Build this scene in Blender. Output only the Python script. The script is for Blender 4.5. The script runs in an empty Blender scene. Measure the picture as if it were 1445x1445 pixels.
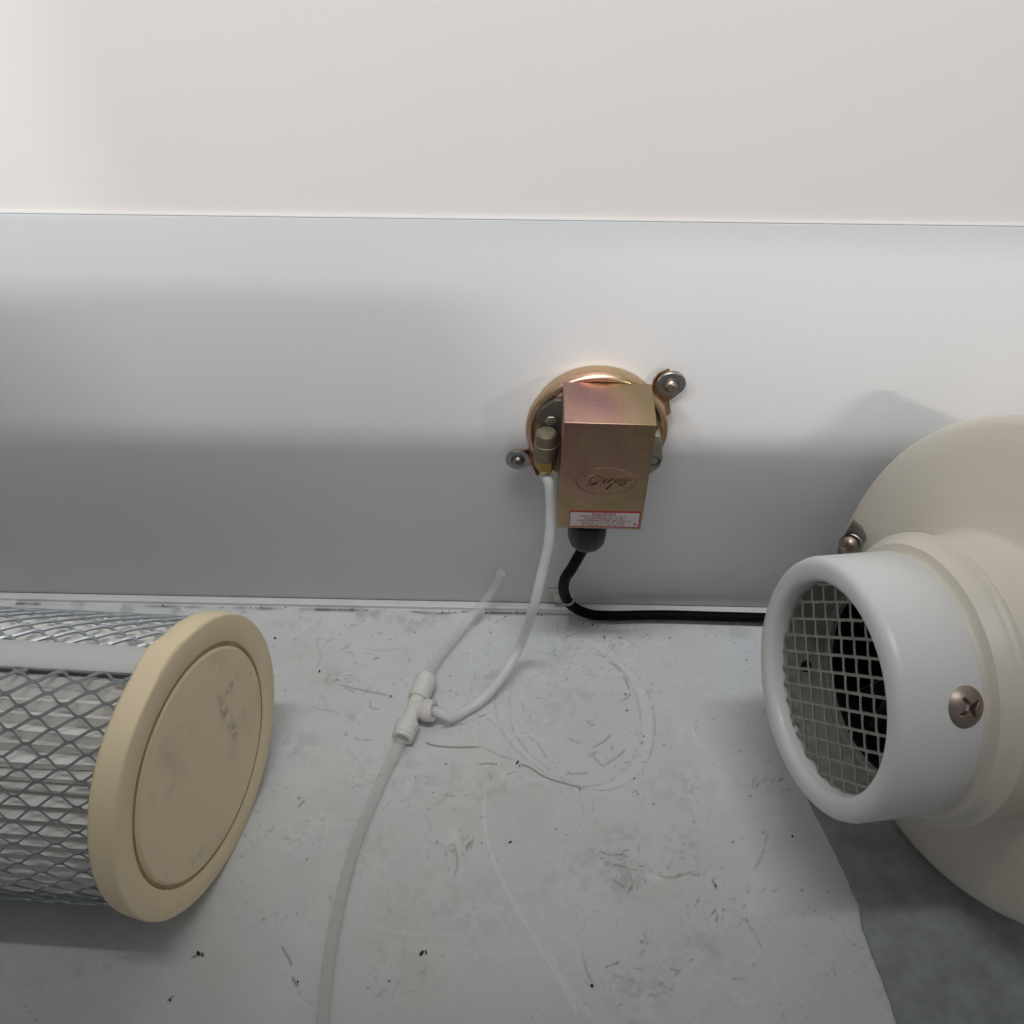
import bpy, bmesh, math, random
import numpy as np
from mathutils import Vector, Matrix, noise
random.seed(7); rng = np.random.default_rng(11)
S = bpy.context.scene; COL = S.collection
R = math.radians
# ------------------------------------------------------------------ camera
CAM = Vector((0, -.45, .5525)); PITCH, YAW = R(45.5), R(1.45)
cd = bpy.data.cameras.new('camera'); cam = bpy.data.objects.new('camera', cd); COL.objects.link(cam)
cam.location = CAM; cam.rotation_euler = (R(90) - PITCH, 0, YAW)
cd.sensor_width = 36; cd.lens = 1388 / 1445 * 36; cd.clip_start = .02; cd.clip_end = 60
S.camera = cam
# ------------------------------------------------------------------ world, lamps, exposure
w = bpy.data.worlds.new('World'); S.world = w; w.use_nodes = True
bg = w.node_tree.nodes['Background']; bg.inputs[0].default_value = (.95, .975, 1.0, 1); bg.inputs[1].default_value = .255
S.view_settings.view_transform = 'Standard'; S.view_settings.look = 'None'; S.view_settings.exposure = 0

def lamp(name, loc, target, sx, sy, power, col):
    d = bpy.data.lights.new(name, 'AREA'); d.shape = 'RECTANGLE'; d.size = sx; d.size_y = sy; d.energy = power; d.color = col
    o = bpy.data.objects.new(name, d); COL.objects.link(o); o.location = loc
    o.rotation_euler = (Vector(target) - Vector(loc)).to_track_quat('-Z', 'Y').to_euler()
    return o
lamp('ceiling_tube_light', (-.4, -1.4, 2.15), (-.4, 0, .2), .5, .022, 19.5, (1, .955, .91))
lamp('side_tube_light', (-.9, -1.0, 1.58), (-.9, 0, .2), .12, .022, 7.2, (.94, .98, 1))
lamp('low_right_light', (1.1, -1.3, .95), (1.1, 0, .2), .20, .022, 7.0, (1, .88, .79))  # unseen lamp at low right, throws the blower's shadow; no doorway there
lamp('overhead_panel_light', (0, -.35, 1.75), (0, -.35, 0), .8, .12, 14.5, (1, .995, .985))
lamp('corner_patch_light', (.9, -1.6, 2.155), (-.4, 0, .4), .014, .014, 14.0, (.88, .95, 1))  # small unseen lamp added for the bright patch at upper left

# ------------------------------------------------------------------ helpers
fw = Vector((-math.sin(YAW) * math.cos(PITCH), math.cos(YAW) * math.cos(PITCH), -math.sin(PITCH)))
rt = Vector((math.cos(YAW), math.sin(YAW), 0)); up = rt.cross(fw)
def ray(u, v): return fw + rt * ((u - 722.5) / 1388) - up * ((v - 722.5) / 1388)
def onz(u, v, z=0.0):
    d = ray(u, v); return CAM + d * ((z - CAM.z) / d.z)
def proj(p):
    q = p - CAM; z = q.dot(fw); return 722.5 + 1388 * q.dot(rt) / z, 722.5 - 1388 * q.dot(up) / z
def ony(u, v, y=0.0):
    d = ray(u, v); return CAM + d * ((y - CAM.y) / d.y)
OFF = {}
def props(o, label=None, cat=None, group=None, kind=None):
    if label: o['label'] = label
    if cat: o['category'] = cat
    if group: o['group'] = group
    if kind: o['kind'] = kind
    return o
def thing(name, loc, label, cat, group=None):
    o = bpy.data.objects.new(name, None); COL.objects.link(o); o.location = loc; o.empty_display_size = .01
    OFF[o.name] = Vector(loc); return props(o, label, cat, group)
def put(name, bm, mat, parent=None, smooth=True, loc=None, ang=35):
    """bm is in world coordinates; the object gets its origin at its root's base"""
    off = OFF[parent.name] if parent else Vector(loc or (0, 0, 0))
    bmesh.ops.translate(bm, verts=bm.verts, vec=-off)
    me = bpy.data.meshes.new(name); bm.to_mesh(me); bm.free()
    if smooth:
        me.polygons.foreach_set('use_smooth', [True] * len(me.polygons))
        me.set_sharp_from_angle(angle=R(ang))
    me.materials.append(mat)
    o = bpy.data.objects.new(name, me); COL.objects.link(o)
    if parent: o.parent = parent
    else: o.location = off
    OFF[o.name] = off
    return o
def frame(n):
    n = Vector(n).normalized(); a = n.cross(Vector((0, 0, 1)))
    if a.length < 1e-4: a = Vector((1, 0, 0))
    a.normalize(); return n, a, n.cross(a)
def ring(bm, c, n, r, N):
    n, a, b = frame(n)
    return [bm.verts.new(Vector(c) + (a * math.cos(t) + b * math.sin(t)) * r) for t in [2 * math.pi * i / N for i in range(N)]]
def bridge(bm, r0, r1):
    N = len(r0)
    for i in range(N):
        j = (i + 1) % N; bm.faces.new((r0[i], r0[j], r1[j], r1[i]))
def lathe(bm, c, n, prof, N=96, cap0=False, cap1=False, rfun=None):
    """prof: (s, r), s measured along n from c"""
    n_, a, b = frame(n); c = Vector(c); rs = []
    for k, (s, r) in enumerate(prof):
        row = []
        for i in range(N):
            t = 2 * math.pi * i / N; rr = r + (rfun(k, t) if rfun else 0)
            row.append(bm.verts.new(c + n_ * s + (a * math.cos(t) + b * math.sin(t)) * rr))
        rs.append(row)
    for p, q in zip(rs, rs[1:]): bridge(bm, p, q)
    if cap0: bm.faces.new(rs[0][::-1])
    if cap1: bm.faces.new(rs[-1])
    return rs
def fix(bm): bmesh.ops.recalc_face_normals(bm, faces=bm.faces); return bm
def smooth_path(P, n=10):
    P = [Vector(p) for p in P]; P = [P[0] * 2 - P[1]] + P + [P[-1] * 2 - P[-2]]; out = []
    for i in range(1, len(P) - 2):
        for k in range(n):
            t = k / n; a, b, c, d = P[i - 1:i + 3]
            out.append(.5 * ((2 * b) + (c - a) * t + (2 * a - 5 * b + 4 * c - d) * t * t + (3 * b - a - 3 * c + d) * t ** 3))
    out.append(P[-2]); return out
def tube(bm, pts, r, N=16, hollow=0, n=10):
    P = smooth_path(pts, n); prev = None; rows = []; a = None
    for i, p in enumerate(P):
        t = (P[min(i + 1, len(P) - 1)] - P[max(i - 1, 0)]).normalized()
        if a is None: a = t.cross(Vector((0, 1, .3))).normalized()
        a = (a - t * a.dot(t)).normalized(); b = t.cross(a)
        rows.append([bm.verts.new(p + (a * math.cos(q) + b * math.sin(q)) * r) for q in [2 * math.pi * k / N for k in range(N)]])
    for p, q in zip(rows, rows[1:]): bridge(bm, p, q)
    bm.faces.new(rows[0][::-1]); bm.faces.new(rows[-1])
    return fix(bm)
def box(bm, x0, x1, y0, y1, z0, z1, M=None):
    m = Matrix.Translation(((x0 + x1) / 2, (y0 + y1) / 2, (z0 + z1) / 2)) @ Matrix.Diagonal((x1 - x0, y1 - y0, z1 - z0, 1))
    g = bmesh.ops.create_cube(bm, size=1, matrix=(M @ m) if M else m); return g['verts']
def bevel(bm, w, seg=2, ang=30):
    es = [e for e in bm.edges if len(e.link_faces) == 2 and e.calc_face_angle(0) > R(ang)]
    bmesh.ops.bevel(bm, geom=es, offset=w, segments=seg, affect='EDGES', profile=.5, clamp_overlap=True); return bm
def plate(bm, pts, th):
    """polygon of 3D points, thickened by the vector th"""
    a = [bm.verts.new(Vector(p)) for p in pts]; b = [bm.verts.new(Vector(p) + Vector(th)) for p in pts]
    bm.faces.new(a); bm.faces.new(b[::-1]); N = len(a)
    for i in range(N): bm.faces.new((a[i], b[i], b[(i + 1) % N], a[(i + 1) % N]))
    return fix(bm)
def hexprism(bm, c, n, r, s0, s1, ch=0.0):
    pr = [(s0, r - ch), (s0 + ch, r), (s1 - ch, r), (s1, r - ch)] if ch else [(s0, r), (s1, r)]
    lathe(bm, c, n, pr, 6, True, True); return fix(bm)

# ------------------------------------------------------------------ materials
def mat(name, col, rough=.5, metal=0., bump=0., bscale=200., var=0., vscale=8., col2=None, **kw):
    m = bpy.data.materials.new(name); m.use_nodes = True; nt = m.node_tree; N = nt.nodes; L = nt.links
    p = N['Principled BSDF']; p.inputs['Base Color'].default_value = (*col, 1); p.inputs['Roughness'].default_value = rough; p.inputs['Metallic'].default_value = metal
    tc = N.new('ShaderNodeTexCoord')
    if var or col2:
        n1 = N.new('ShaderNodeTexNoise'); n1.inputs['Scale'].default_value = vscale; n1.inputs['Detail'].default_value = 6; n1.inputs['Roughness'].default_value = .6
        L.new(tc.outputs['Object'], n1.inputs['Vector'])
        cr = N.new('ShaderNodeValToRGB'); cr.color_ramp.elements[0].position = .3; cr.color_ramp.elements[1].position = .7
        c2 = col2 or tuple(c * (1 - var) for c in col)
        cr.color_ramp.elements[0].color = (*c2, 1); cr.color_ramp.elements[1].color = (*col, 1)
        L.new(n1.outputs['Fac'], cr.inputs[0]); L.new(cr.outputs[0], p.inputs['Base Color'])
        mr = N.new('ShaderNodeMapRange'); mr.inputs[3].default_value = rough * .85; mr.inputs[4].default_value = min(1, rough * 1.15)
        L.new(n1.outputs['Fac'], mr.inputs[0]); L.new(mr.outputs[0], p.inputs['Roughness'])
    if bump:
        n2 = N.new('ShaderNodeTexNoise'); n2.inputs['Scale'].default_value = bscale; n2.inputs['Detail'].default_value = 4
        L.new(tc.outputs['Object'], n2.inputs['Vector'])
        b = N.new('ShaderNodeBump'); b.inputs['Strength'].default_value = bump; b.inputs['Distance'].default_value = .0004
        L.new(n2.outputs['Fac'], b.inputs['Height']); L.new(b.outputs[0], p.inputs['Normal'])
    for k, v in kw.items(): p.inputs[k.replace('_', ' ')].default_value = v
    return m
M_WALL = mat('white_painted_steel', (.74, .755, .775), .36, bump=.14, bscale=40, var=.045, vscale=4)
M_BACK = mat('white_chamber_wall', (.80, .765, .74), .55, bump=.06, bscale=30, var=.02, vscale=3)
M_OFF = mat('grey_blocker', (.55, .56, .57), .6, var=.05)  # only for the added light blockers out of view
M_LEDGE = mat('white_sealed_ledge', (.70, .70, .72), .4, bump=.3, bscale=150, var=.12, vscale=60)
M_CREAM = mat('cream_plastic', (.655, .61, .53), .42, bump=.22, bscale=700, var=.05, vscale=9, Subsurface_Weight=.0)
M_CAP = mat('white_pvc', (.70, .70, .695), .33, bump=.08, bscale=600, var=.02, vscale=12)
M_INNER = mat('grey_inner_wall', (.46, .44, .40), .6, var=.15, vscale=20)
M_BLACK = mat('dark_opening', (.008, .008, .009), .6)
M_GASKET = mat('black_rubber_gasket', (.02, .02, .02), .6)
M_STEEL = mat('stainless_steel', (.36, .295, .25), .42, 1, bump=.15, bscale=400, var=.15, vscale=150)
M_ZINC = mat('zinc_plated_steel', (.38, .38, .37), .38, 1, bump=.15, bscale=500, var=.25, vscale=120)
M_CASTDK = mat('dark_cast_zinc', (.17, .16, .145), .5, .85, bump=.4, bscale=300, var=.3, vscale=80)
M_CAST = mat('cast_zinc', (.38, .35, .30), .48, .8, bump=.4, bscale=350, var=.25, vscale=80)
M_BOSS = mat('brownish_cast_zinc', (.29, .245, .18), .5, .75, bump=.4, bscale=350, var=.3, vscale=90)
M_BRASS = mat('brass', (.55, .36, .12), .28, 1, var=.3, vscale=150)
M_GALV = mat('galvanised_expanded_steel', (.44, .47, .49), .42, .7, bump=.2, bscale=500, var=.2, vscale=90)
M_PAPER = mat('pleated_white_media', (.84, .835, .80), .75, bump=.2, bscale=400, var=.04, vscale=15)
M_STRIP = mat('grey_plastic_strip', (.55, .56, .56), .45, bump=.1, bscale=300, var=.04)
M_TUBE = mat('milky_tubing', (.88, .90, .89), .3, Alpha=.60)
M_TUBE2 = mat('clear_milky_tubing', (.74, .74, .71), .3, Alpha=.30)
M_TEE = mat('white_nylon_fitting', (.80, .785, .74), .4, bump=.2, bscale=600, var=.08, vscale=200)
M_CABLE = mat('black_cable_jacket', (.004, .004, .004), .55, bump=.1, bscale=800, Specular_IOR_Level=.06)
M_GLAND = mat('black_nylon', (.012, .012, .013), .42, bump=.1, bscale=800, Specular_IOR_Level=.35)
M_FELT = mat('grey_blue_mat', (.34, .37, .365), .9, bump=1.2, bscale=500, var=.34, vscale=70)
M_CLEAR = mat('clear_nylon', (.80, .82, .74), .3, Transmission_Weight=.5)
M_DIRT = mat('dark_crumbs', (.035, .03, .026), .9)
M_RED = mat('red_print', (.42, .035, .035), .5)
M_STICK = mat('sticker_white', (.62, .57, .56), .4)

def mat_cad(name, dark=.76):
    m = mat(name, (.5, .4, .2), .30, 1, bump=.05, bscale=160); nt = m.node_tree; N = nt.nodes; L = nt.links; p = N['Principled BSDF']
    tc = N['Texture Coordinate']
    mp = N.new('ShaderNodeMapping'); mp.inputs['Scale'].default_value = (1, .6, .8); L.new(tc.outputs['Object'], mp.inputs[0])
    n = N.new('ShaderNodeTexNoise'); n.inputs['Scale'].default_value = 17; n.inputs['Detail'].default_value = 2; n.inputs['Distortion'].default_value = .3
    L.new(mp.outputs[0], n.inputs['Vector'])
    cr = N.new('ShaderNodeValToRGB'); e = cr.color_ramp.elements
    cols = [(.30, (.46, .26, .27)), (.40, (.54, .33, .25)), (.48, (.56, .39, .25)), (.55, (.45, .35, .19)), (.62, (.55, .37, .25)), (.72, (.50, .28, .27))]
    while len(e) > 1: e.remove(e[-1])
    e[0].position = cols[0][0]; e[0].color = (*[c * dark for c in cols[0][1]], 1)
    for q, c in cols[1:]: k = e.new(q); k.color = (*[v * dark for v in c], 1)
    L.new(n.outputs['Fac'], cr.inputs[0])
    n2 = N.new('ShaderNodeTexNoise'); n2.inputs['Scale'].default_value = 400; n2.inputs['Detail'].default_value = 5; L.new(tc.outputs['Object'], n2.inputs['Vector'])
    mr = N.new('ShaderNodeMapRange'); mr.inputs[1].default_value = .3; mr.inputs[2].default_value = .7; mr.inputs[3].default_value = .88; mr.inputs[4].default_value = 1.03; L.new(n2.outputs['Fac'], mr.inputs[0])
    mx = N.new('ShaderNodeVectorMath'); mx.operation = 'SCALE'; L.new(cr.outputs[0], mx.inputs[0]); L.new(mr.outputs[0], mx.inputs['Scale'])
    L.new(mx.outputs[0], p.inputs['Base Color'])
    m2 = N.new('ShaderNodeMapRange'); m2.inputs[3].default_value = .29; m2.inputs[4].default_value = .38; L.new(n2.outputs['Fac'], m2.inputs[0]); L.new(m2.outputs[0], p.inputs['Roughness'])
    return m
M_CAD = mat_cad('yellow_chromate_steel')
M_COPPER = mat('reddish_chromate_steel', (.42, .22, .15), .35, 1, var=.3, vscale=120)

def mat_attr(name, base, base2, dark, light, rough=.42, spec=None):
    """base noise + painted wear attributes 'dirt' and 'residue' of the mesh"""
    m = mat(name, base, rough, bump=.25, bscale=120, col2=base2, vscale=9); nt = m.node_tree; N = nt.nodes; L = nt.links; p = N['Principled BSDF']
    src = p.inputs['Base Color'].links[0].from_socket
    for at, c in (('residue', light), ('dirt', dark)):
        a = N.new('ShaderNodeAttribute'); a.attribute_name = at
        mx = N.new('ShaderNodeMix'); mx.data_type = 'RGBA'; mx.clamp_factor = True
        L.new(a.outputs['Fac'], mx.inputs[0]); L.new(src, mx.inputs[6]); mx.inputs[7].default_value = (*c, 1); src = mx.outputs[2]
    L.new(src, p.inputs['Base Color'])
    a = N.new('ShaderNodeAttribute'); a.attribute_name = 'dirt'
    mr = N.new('ShaderNodeMapRange'); mr.inputs[3].default_value = rough; mr.inputs[4].default_value = .8
    L.new(a.outputs['Fac'], mr.inputs[0]); L.new(mr.outputs[0], p.inputs['Roughness'])
    return m
M_FLOOR = mat_attr('scuffed_white_floor', (.65, .685, .715), (.62, .61, .585), (.095, .082, .068), (.74, .745, .74))

# ------------------------------------------------------------------ value noise with numpy
def vnoise(X, Y, sc, seed):
    g = np.random.default_rng(seed).random((257, 257)); x = X / sc; y = Y / sc
    xi = np.floor(x).astype(int); yi = np.floor(y).astype(int); fx = x - xi; fy = y - yi
    fx = fx * fx * (3 - 2 * fx); fy = fy * fy * (3 - 2 * fy); a = lambda i, j: g[(xi + i) % 257, (yi + j) % 257]
    return (a(0, 0) * (1 - fx) + a(1, 0) * fx) * (1 - fy) + (a(0, 1) * (1 - fx) + a(1, 1) * fx) * fy
def fnoise(X, Y, sc, seed, o=4):
    s = 0; t = 0
    for k in range(o): s = s + vnoise(X, Y, sc / 2 ** k, seed + k) * .5 ** k; t += .5 ** k
    return s / t

# ------------------------------------------------------------------ floor
def build_floor():
    st = .0007
    xs = np.concatenate([[-3, -1.5, -.8, -.5], np.arange(-.37, .345, st), [.5, .8, 1.5, 3]])
    ys = np.concatenate([[-3, -1.5, -.8, -.5, -.36], np.arange(-.325, -.0005, st), [0.0, .01]])
    X, Y = np.meshgrid(xs, ys); nx, ny = len(xs), len(ys)
    inn = (X > -.37) & (X < .345) & (Y > -.325)
    D = np.zeros_like(X); L = np.zeros_like(X); H = np.zeros_like(X)
    br = fnoise(X, Y, .004, 3, 3); br2 = fnoise(X, Y, .0016, 9, 2)
    def stroke(A, pts, wid, amp, rough=.5, world=False, jit=0.0):
        P = pts if world else [onz(u, v)[:2] for u, v in pts]
        P = smooth_path([(p[0], p[1], 0) for p in P], 6)
        P = np.array([(p.x, p.y) for p in P])
        if jit: P = P + np.cumsum(rng.normal(0, jit, P.shape), 0) * .3
        m = wid * 4
        i0, i1 = np.searchsorted(xs, [P[:, 0].min() - m, P[:, 0].max() + m]); j0, j1 = np.searchsorted(ys, [P[:, 1].min() - m, P[:, 1].max() + m])
        if i1 <= i0 or j1 <= j0: return
        x = X[j0:j1, i0:i1]; y = Y[j0:j1, i0:i1]; best = np.full(x.shape, 9.); tt = np.zeros(x.shape)
        n = len(P) - 1
        for k in range(n):
            d = P[k + 1] - P[k]; l2 = (d ** 2).sum() + 1e-12
            t = np.clip(((x - P[k, 0]) * d[0] + (y - P[k, 1]) * d[1]) / l2, 0, 1)
            dd = np.hypot(x - P[k, 0] - t * d[0], y - P[k, 1] - t * d[1]); s = dd < best
            best = np.where(s, dd, best); tt = np.where(s, (k + t) / n, tt)
        g = np.exp(-(best / wid) ** 2) * np.clip(np.minimum(tt, 1 - tt) * 8, .25, 1)
        b = br[j0:j1, i0:i1] * .6 + br2[j0:j1, i0:i1] * .4
        g = g * amp * np.clip((b - rough * .8) / .22, 0, 1) if rough > 0 else g * amp
        A[j0:j1, i0:i1] = np.maximum(A[j0:j1, i0:i1], g)
    def blob(A, u, v, r, amp, el=1.0, rough=.5):
        p = onz(u, v); g = np.exp(-(((X - p.x) / r) ** 2 + ((Y - p.y) / (r * el)) ** 2)) * amp
        g = g * (.75 if A is D else 1)
        if rough: g = g * np.clip((fnoise(X, Y, .0045, int(u), 5) - rough * .84) / .25, 0, 1)
        np.maximum(A, g * inn, out=A)
    # broad grime, then blurred dirty patches
    g = np.clip((fnoise(X, Y, .055, 21, 5) - .50) * 1.6, 0, 1) * .16; D = np.maximum(D, g * inn)
    L = np.maximum(L, np.clip((fnoise(X, Y, .045, 77, 5) - .50) * 1.4, 0, .5) * inn)
    for u, v, r, a, e in [(472, 956, .012, .34, .6), (690, 958, .008, .42, .8), (600, 1108, .022, .30, .5), (880, 1235, .014, .42, .9), (850, 1205, .012, .35, .5), (700, 1110, .05, .22, .3), (560, 1090, .03, .26, .5), (960, 1110, .03, .2, .5), (810, 1230, .03, .22, .8), (650, 1280, .04, .2, .5), (1080, 1000, .02, .2, .6), (420, 1050, .02, .22, .7), (820, 980, .02, .2, .4),
                          (590, 875, .02, .40, .3), (640, 1090, .02, .24, .6), (420, 880, .02, .3, .3), (1030, 880, .03, .3, .25), (870, 905, .014, .4, .3), (960, 1190, .02, .25, .6),
                          (1070, 1105, .014, .28, .5), (900, 1400, .02, .3, .6), (360, 1100, .013, .45, .9), (330, 1190, .016, .3, .7), (990, 1340, .016, .3, .8), (780, 1010, .02, .18, .6), (520, 1210, .02, .2, 1.2),
                          (100, 1380, .03, .22, .4), (290, 1290, .02, .22, .5), (1100, 950, .012, .3, .7), (880, 1180, .02, .25, .4), (505, 1010, .012, .3, .5), (450, 1000, .012, .22, .4), (780, 905, .012, .35, .3)]:
        blob(D, u, v, r, a, e)
    # rubbed-in smears: thin ridges of warped noise, only inside patches
    wx = X + (fnoise(X, Y, .03, 101, 3) - .5) * .03; wy = Y + (fnoise(X, Y, .03, 151, 3) - .5) * .03
    for sc, sx, sd_, th, am, pw in ((.016, 1.0, 201, .56, .50, 22), (.010, 2.2, 231, .58, .42, 14), (.007, .6, 261, .60, .38, 10)):
        n = fnoise(wx * sx, wy, sc, sd_, 3); ridge = np.clip(1 - np.abs(n - .5) * 2, 0, 1) ** (pw * 3)
        mask = np.clip((fnoise(X, Y, .05, sd_ + 7, 3) - th) / .10, 0, 1) * np.clip((br2 - .3) * 2.2, 0, 1)
        D = np.maximum(D, ridge * mask * am * inn)
    for sd_, th, am in ((301, .55, .8), (331, .57, .7)):
        n = fnoise(wx, wy * 1.7, .02, sd_, 3); ridge = np.clip(1 - np.abs(n - .5) * 2, 0, 1) ** 26
        mask = np.clip((fnoise(X, Y, .06, sd_ + 7, 3) - th) / .12, 0, 1); L = np.maximum(L, ridge * mask * am * inn)
    # hatch of fine scrapes in the rubbed patches
    for u, v, nk, sp, an in ((872, 1212, 26, .009, .25), (886, 1245, 16, .005, 1.4), (475, 957, 14, .008, .1), (690, 958, 16, .005, 1.0), (640, 1200, 16, .010, 1.5), (965, 1230, 14, .016, .2), (900, 1385, 16, .018, .15), (600, 1112, 20, .020, .3), (1010, 1290, 12, .012, 1.2), (880, 1068, 14, .010, .6), (520, 905, 16, .020, .05), (1075, 1110, 12, .010, 1.0), (860, 900, 14, .016, .2), (350, 1180, 12, .012, .9)):
        p = onz(u, v)
        for k in range(nk):
            x = p.x + rng.normal(0, sp); y = p.y + rng.normal(0, sp * .5); a = an + rng.normal(0, .35); l = rng.uniform(.002, .010); c = rng.uniform(-80, 80); P = []
            for q in range(4): P.append((x, y)); x += math.cos(a) * l / 3; y += math.sin(a) * l / 3; a += c * l / 3
            stroke(D, P, rng.uniform(.0003, .0007), rng.uniform(.25, .75), .5, True, .0002)
    # seam grime along the wall
    seam = np.exp(-((Y + .0085) / .0016) ** 2) * np.clip((fnoise(X, Y * .2, .02, 5, 4) - .42) * 4, 0, 1); D = np.maximum(D, seam * .95 * inn)
    sm2 = np.clip((Y + .045) / .04, 0, 1) * np.clip((fnoise(X, Y, .012, 55, 4) - .55) * 4, 0, 1); D = np.maximum(D, sm2 * .38 * inn)
    T = .0005
    for pts, wd, a, rg in [([(598, 1046), (612, 1052), (640, 1055), (684, 1055)], T, 1, 0), ([(730, 1077), (748, 1083), (768, 1096), (800, 1106), (830, 1114)], T, .95, .1),
            ([(672, 1079), (690, 1077), (702, 1079)], T, .8, .2), ([(684, 1056), (700, 1064), (727, 1074)], T, .45, .3), ([(612, 1028), (650, 1022), (675, 1012), (692, 1005)], .0008, .5, .45),
            ([(475, 965), (510, 973), (552, 982)], T, .65, .25), ([(522, 988), (524, 997), (536, 1000)], T, .5, .2), ([(496, 1040), (512, 1044), (530, 1045)], .0006, .5, .4),
            ([(856, 932), (872, 942), (884, 962), (888, 980), (872, 990)], .0008, .55, .35), ([(795, 917), (835, 914), (856, 930), (878, 948)], .0007, .28, .4),
            ([(795, 1040), (822, 1051), (846, 1075), (856, 1084)], .0006, .5, .45), ([(834, 1056), (852, 1046), (864, 1034)], .0006, .55, .3), ([(852, 1080), (872, 1066), (882, 1056)], .0007, .5, .3),
            ([(797, 1090), (815, 1092), (832, 1090)], .0007, .6, .3), ([(742, 1036), (760, 1050), (775, 1075)], .0006, .35, .4), ([(396, 1333), (406, 1350), (412, 1364)], .0005, .75, .2),
            ([(412, 1378), (417, 1386), (422, 1394)], .0006, .8, .2), ([(268, 1352), (285, 1345), (276, 1350)], .0007, .9, .2), ([(236, 1412), (246, 1404)], .0006, .8, .2),
            ([(845, 1200), (862, 1206), (884, 1204)], .0006, .6, .3), ([(850, 1215), (875, 1222), (902, 1228)], .0008, .6, .3), ([(886, 1225), (892, 1248), (884, 1262)], .0008, .7, .3),
            ([(862, 1238), (880, 1250), (895, 1246)], .0008, .6, .35), ([(640, 1190), (646, 1215), (640, 1245)], .0006, .45, .4), ([(628, 1200), (634, 1230)], .0006, .4, .4),
            ([(910, 1225), (945, 1238), (985, 1228)], .0006, .45, .35), ([(1005, 1240), (1012, 1256)], .0005, .8, .1), ([(1085, 1170), (1076, 1205), (1062, 1228)], .0007, .4, .4),
            ([(880, 1375), (910, 1388), (945, 1382), (965, 1362)], .0007, .35, .4), ([(870, 1392), (905, 1405), (948, 1398)], .0007, .3, .4), ([(905, 1300), (912, 1330), (900, 1352)], .001, .35, .4),
            ([(820, 1340), (828, 1370), (838, 1392)], .0007, .4, .4), ([(1040, 1290), (1062, 1310), (1080, 1345)], .0006, .35, .4), ([(574, 862), (620, 865), (668, 861)], .0009, .85, .3),
            ([(690, 1090), (694, 1100)], .0005, .5, .2), ([(440, 1000), (470, 1003), (482, 1012)], .0006, .4, .4), ([(512, 915), (540, 917), (572, 913)], .0006, .3, .4), ([(446, 905), (452, 925), (446, 945)], .0005, .3, .3),
            ([(420, 1140), (430, 1128)], .0005, .7, .2), ([(480, 1160), (530, 1150), (560, 1120)], .0012, .2, .45)]:
        stroke(D, pts, wd, a, rg, jit=.0002)
    # random fine scuffs
    for k in range(45):
        x = rng.uniform(-.3, .25); y = rng.uniform(-.3, -.01); a = rng.uniform(0, 6.28); l = rng.uniform(.003, .022) * (2 if k % 9 == 0 else 1); c = rng.uniform(-60, 60)
        P = [];
        for q in range(5): P.append((x, y)); x += math.cos(a) * l / 4; y += math.sin(a) * l / 4; a += c * l / 4
        stroke(D, P, rng.uniform(.0004, .0008), rng.uniform(.15, .5), rng.uniform(.35, .6), True, .0004)
    for k in range(60):
        x = rng.uniform(-.3, .25); y = rng.uniform(-.3, -.01); a = rng.uniform(0, 6.28); l = rng.uniform(.01, .06); c = rng.uniform(-30, 30); P = []
        for q in range(5): P.append((x, y)); x += math.cos(a) * l / 4; y += math.sin(a) * l / 4; a += c * l / 4
        stroke(L, P, rng.uniform(.0005, .0012), rng.uniform(.2, .55), rng.uniform(.2, .5), True, .0002)
    # specks
    for k in range(230):
        x = rng.uniform(-.32, .27); y = -abs(rng.normal(0, .12)) - .006
        if y < -.31: continue
        r = .0003 + .0008 * rng.random() ** 2; i0, i1 = np.searchsorted(xs, [x - .003, x + .003]); j0, j1 = np.searchsorted(ys, [y - .003, y + .003])
        if i1 <= i0 or j1 <= j0: continue
        gg = np.exp(-((X[j0:j1, i0:i1] - x) ** 2 + (Y[j0:j1, i0:i1] - y) ** 2) / r ** 2) * rng.uniform(.3, .9); D[j0:j1, i0:i1] = np.maximum(D[j0:j1, i0:i1], gg)
    # residue ribbons left by coiled tubing
    coil = [(716, 955), (709, 985), (712, 1020), (725, 1045), (748, 1070), (790, 1098), (840, 1112), (885, 1095), (910, 1055), (912, 1000), (890, 950), (850, 925), (800, 920)]
    stroke(L, coil, .0030, .5, .35); stroke(L, [(686, 1095), (683, 1150), (690, 1195), (715, 1255), (755, 1325), (800, 1400), (830, 1460)], .0007, .95, 0)
    stroke(L, [(770, 1330), (800, 1390), (840, 1440)], .0011, .7, .1); stroke(L, [(500, 1318), (600, 1335), (700, 1345), (770, 1345)], .0014, .4, .3); stroke(L, [(505, 1300), (580, 1318), (660, 1318)], .001, .6, .2)
    for dx in (-10, 10): stroke(D, [(u + dx, v + dx * .3) for u, v in coil], .0006, .34, .42)
    blob(L, 925, 1236, .006, .9, .6, 0); blob(L, 640, 1180, .004, .7, 1.6, 0); blob(L, 1060, 1275, .006, .6, 1.4, 0)
    # gentle unevenness of the sheet and raised residue
    Z = (fnoise(X, Y, .09, 40, 3) - .5) * .0012 * inn * np.clip(-Y / .03, 0, 1) + L * .00012
    Z = Z - .0004 * inn
    co = np.stack([X, Y, Z], 2).reshape(-1, 3)
    idx = np.arange(nx * ny).reshape(ny, nx); F = np.stack([idx[:-1, :-1], idx[:-1, 1:], idx[1:, 1:], idx[1:, :-1]], 2).reshape(-1, 4)
    me = bpy.data.meshes.new('floor'); me.vertices.add(len(co)); me.vertices.foreach_set('co', co.ravel())
    me.loops.add(F.size); me.loops.foreach_set('vertex_index', F.ravel().astype(np.int32)); me.polygons.add(len(F))
    me.polygons.foreach_set('loop_start', np.arange(0, F.size, 4, dtype=np.int32)); me.polygons.foreach_set('use_smooth', np.ones(len(F), bool))
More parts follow.
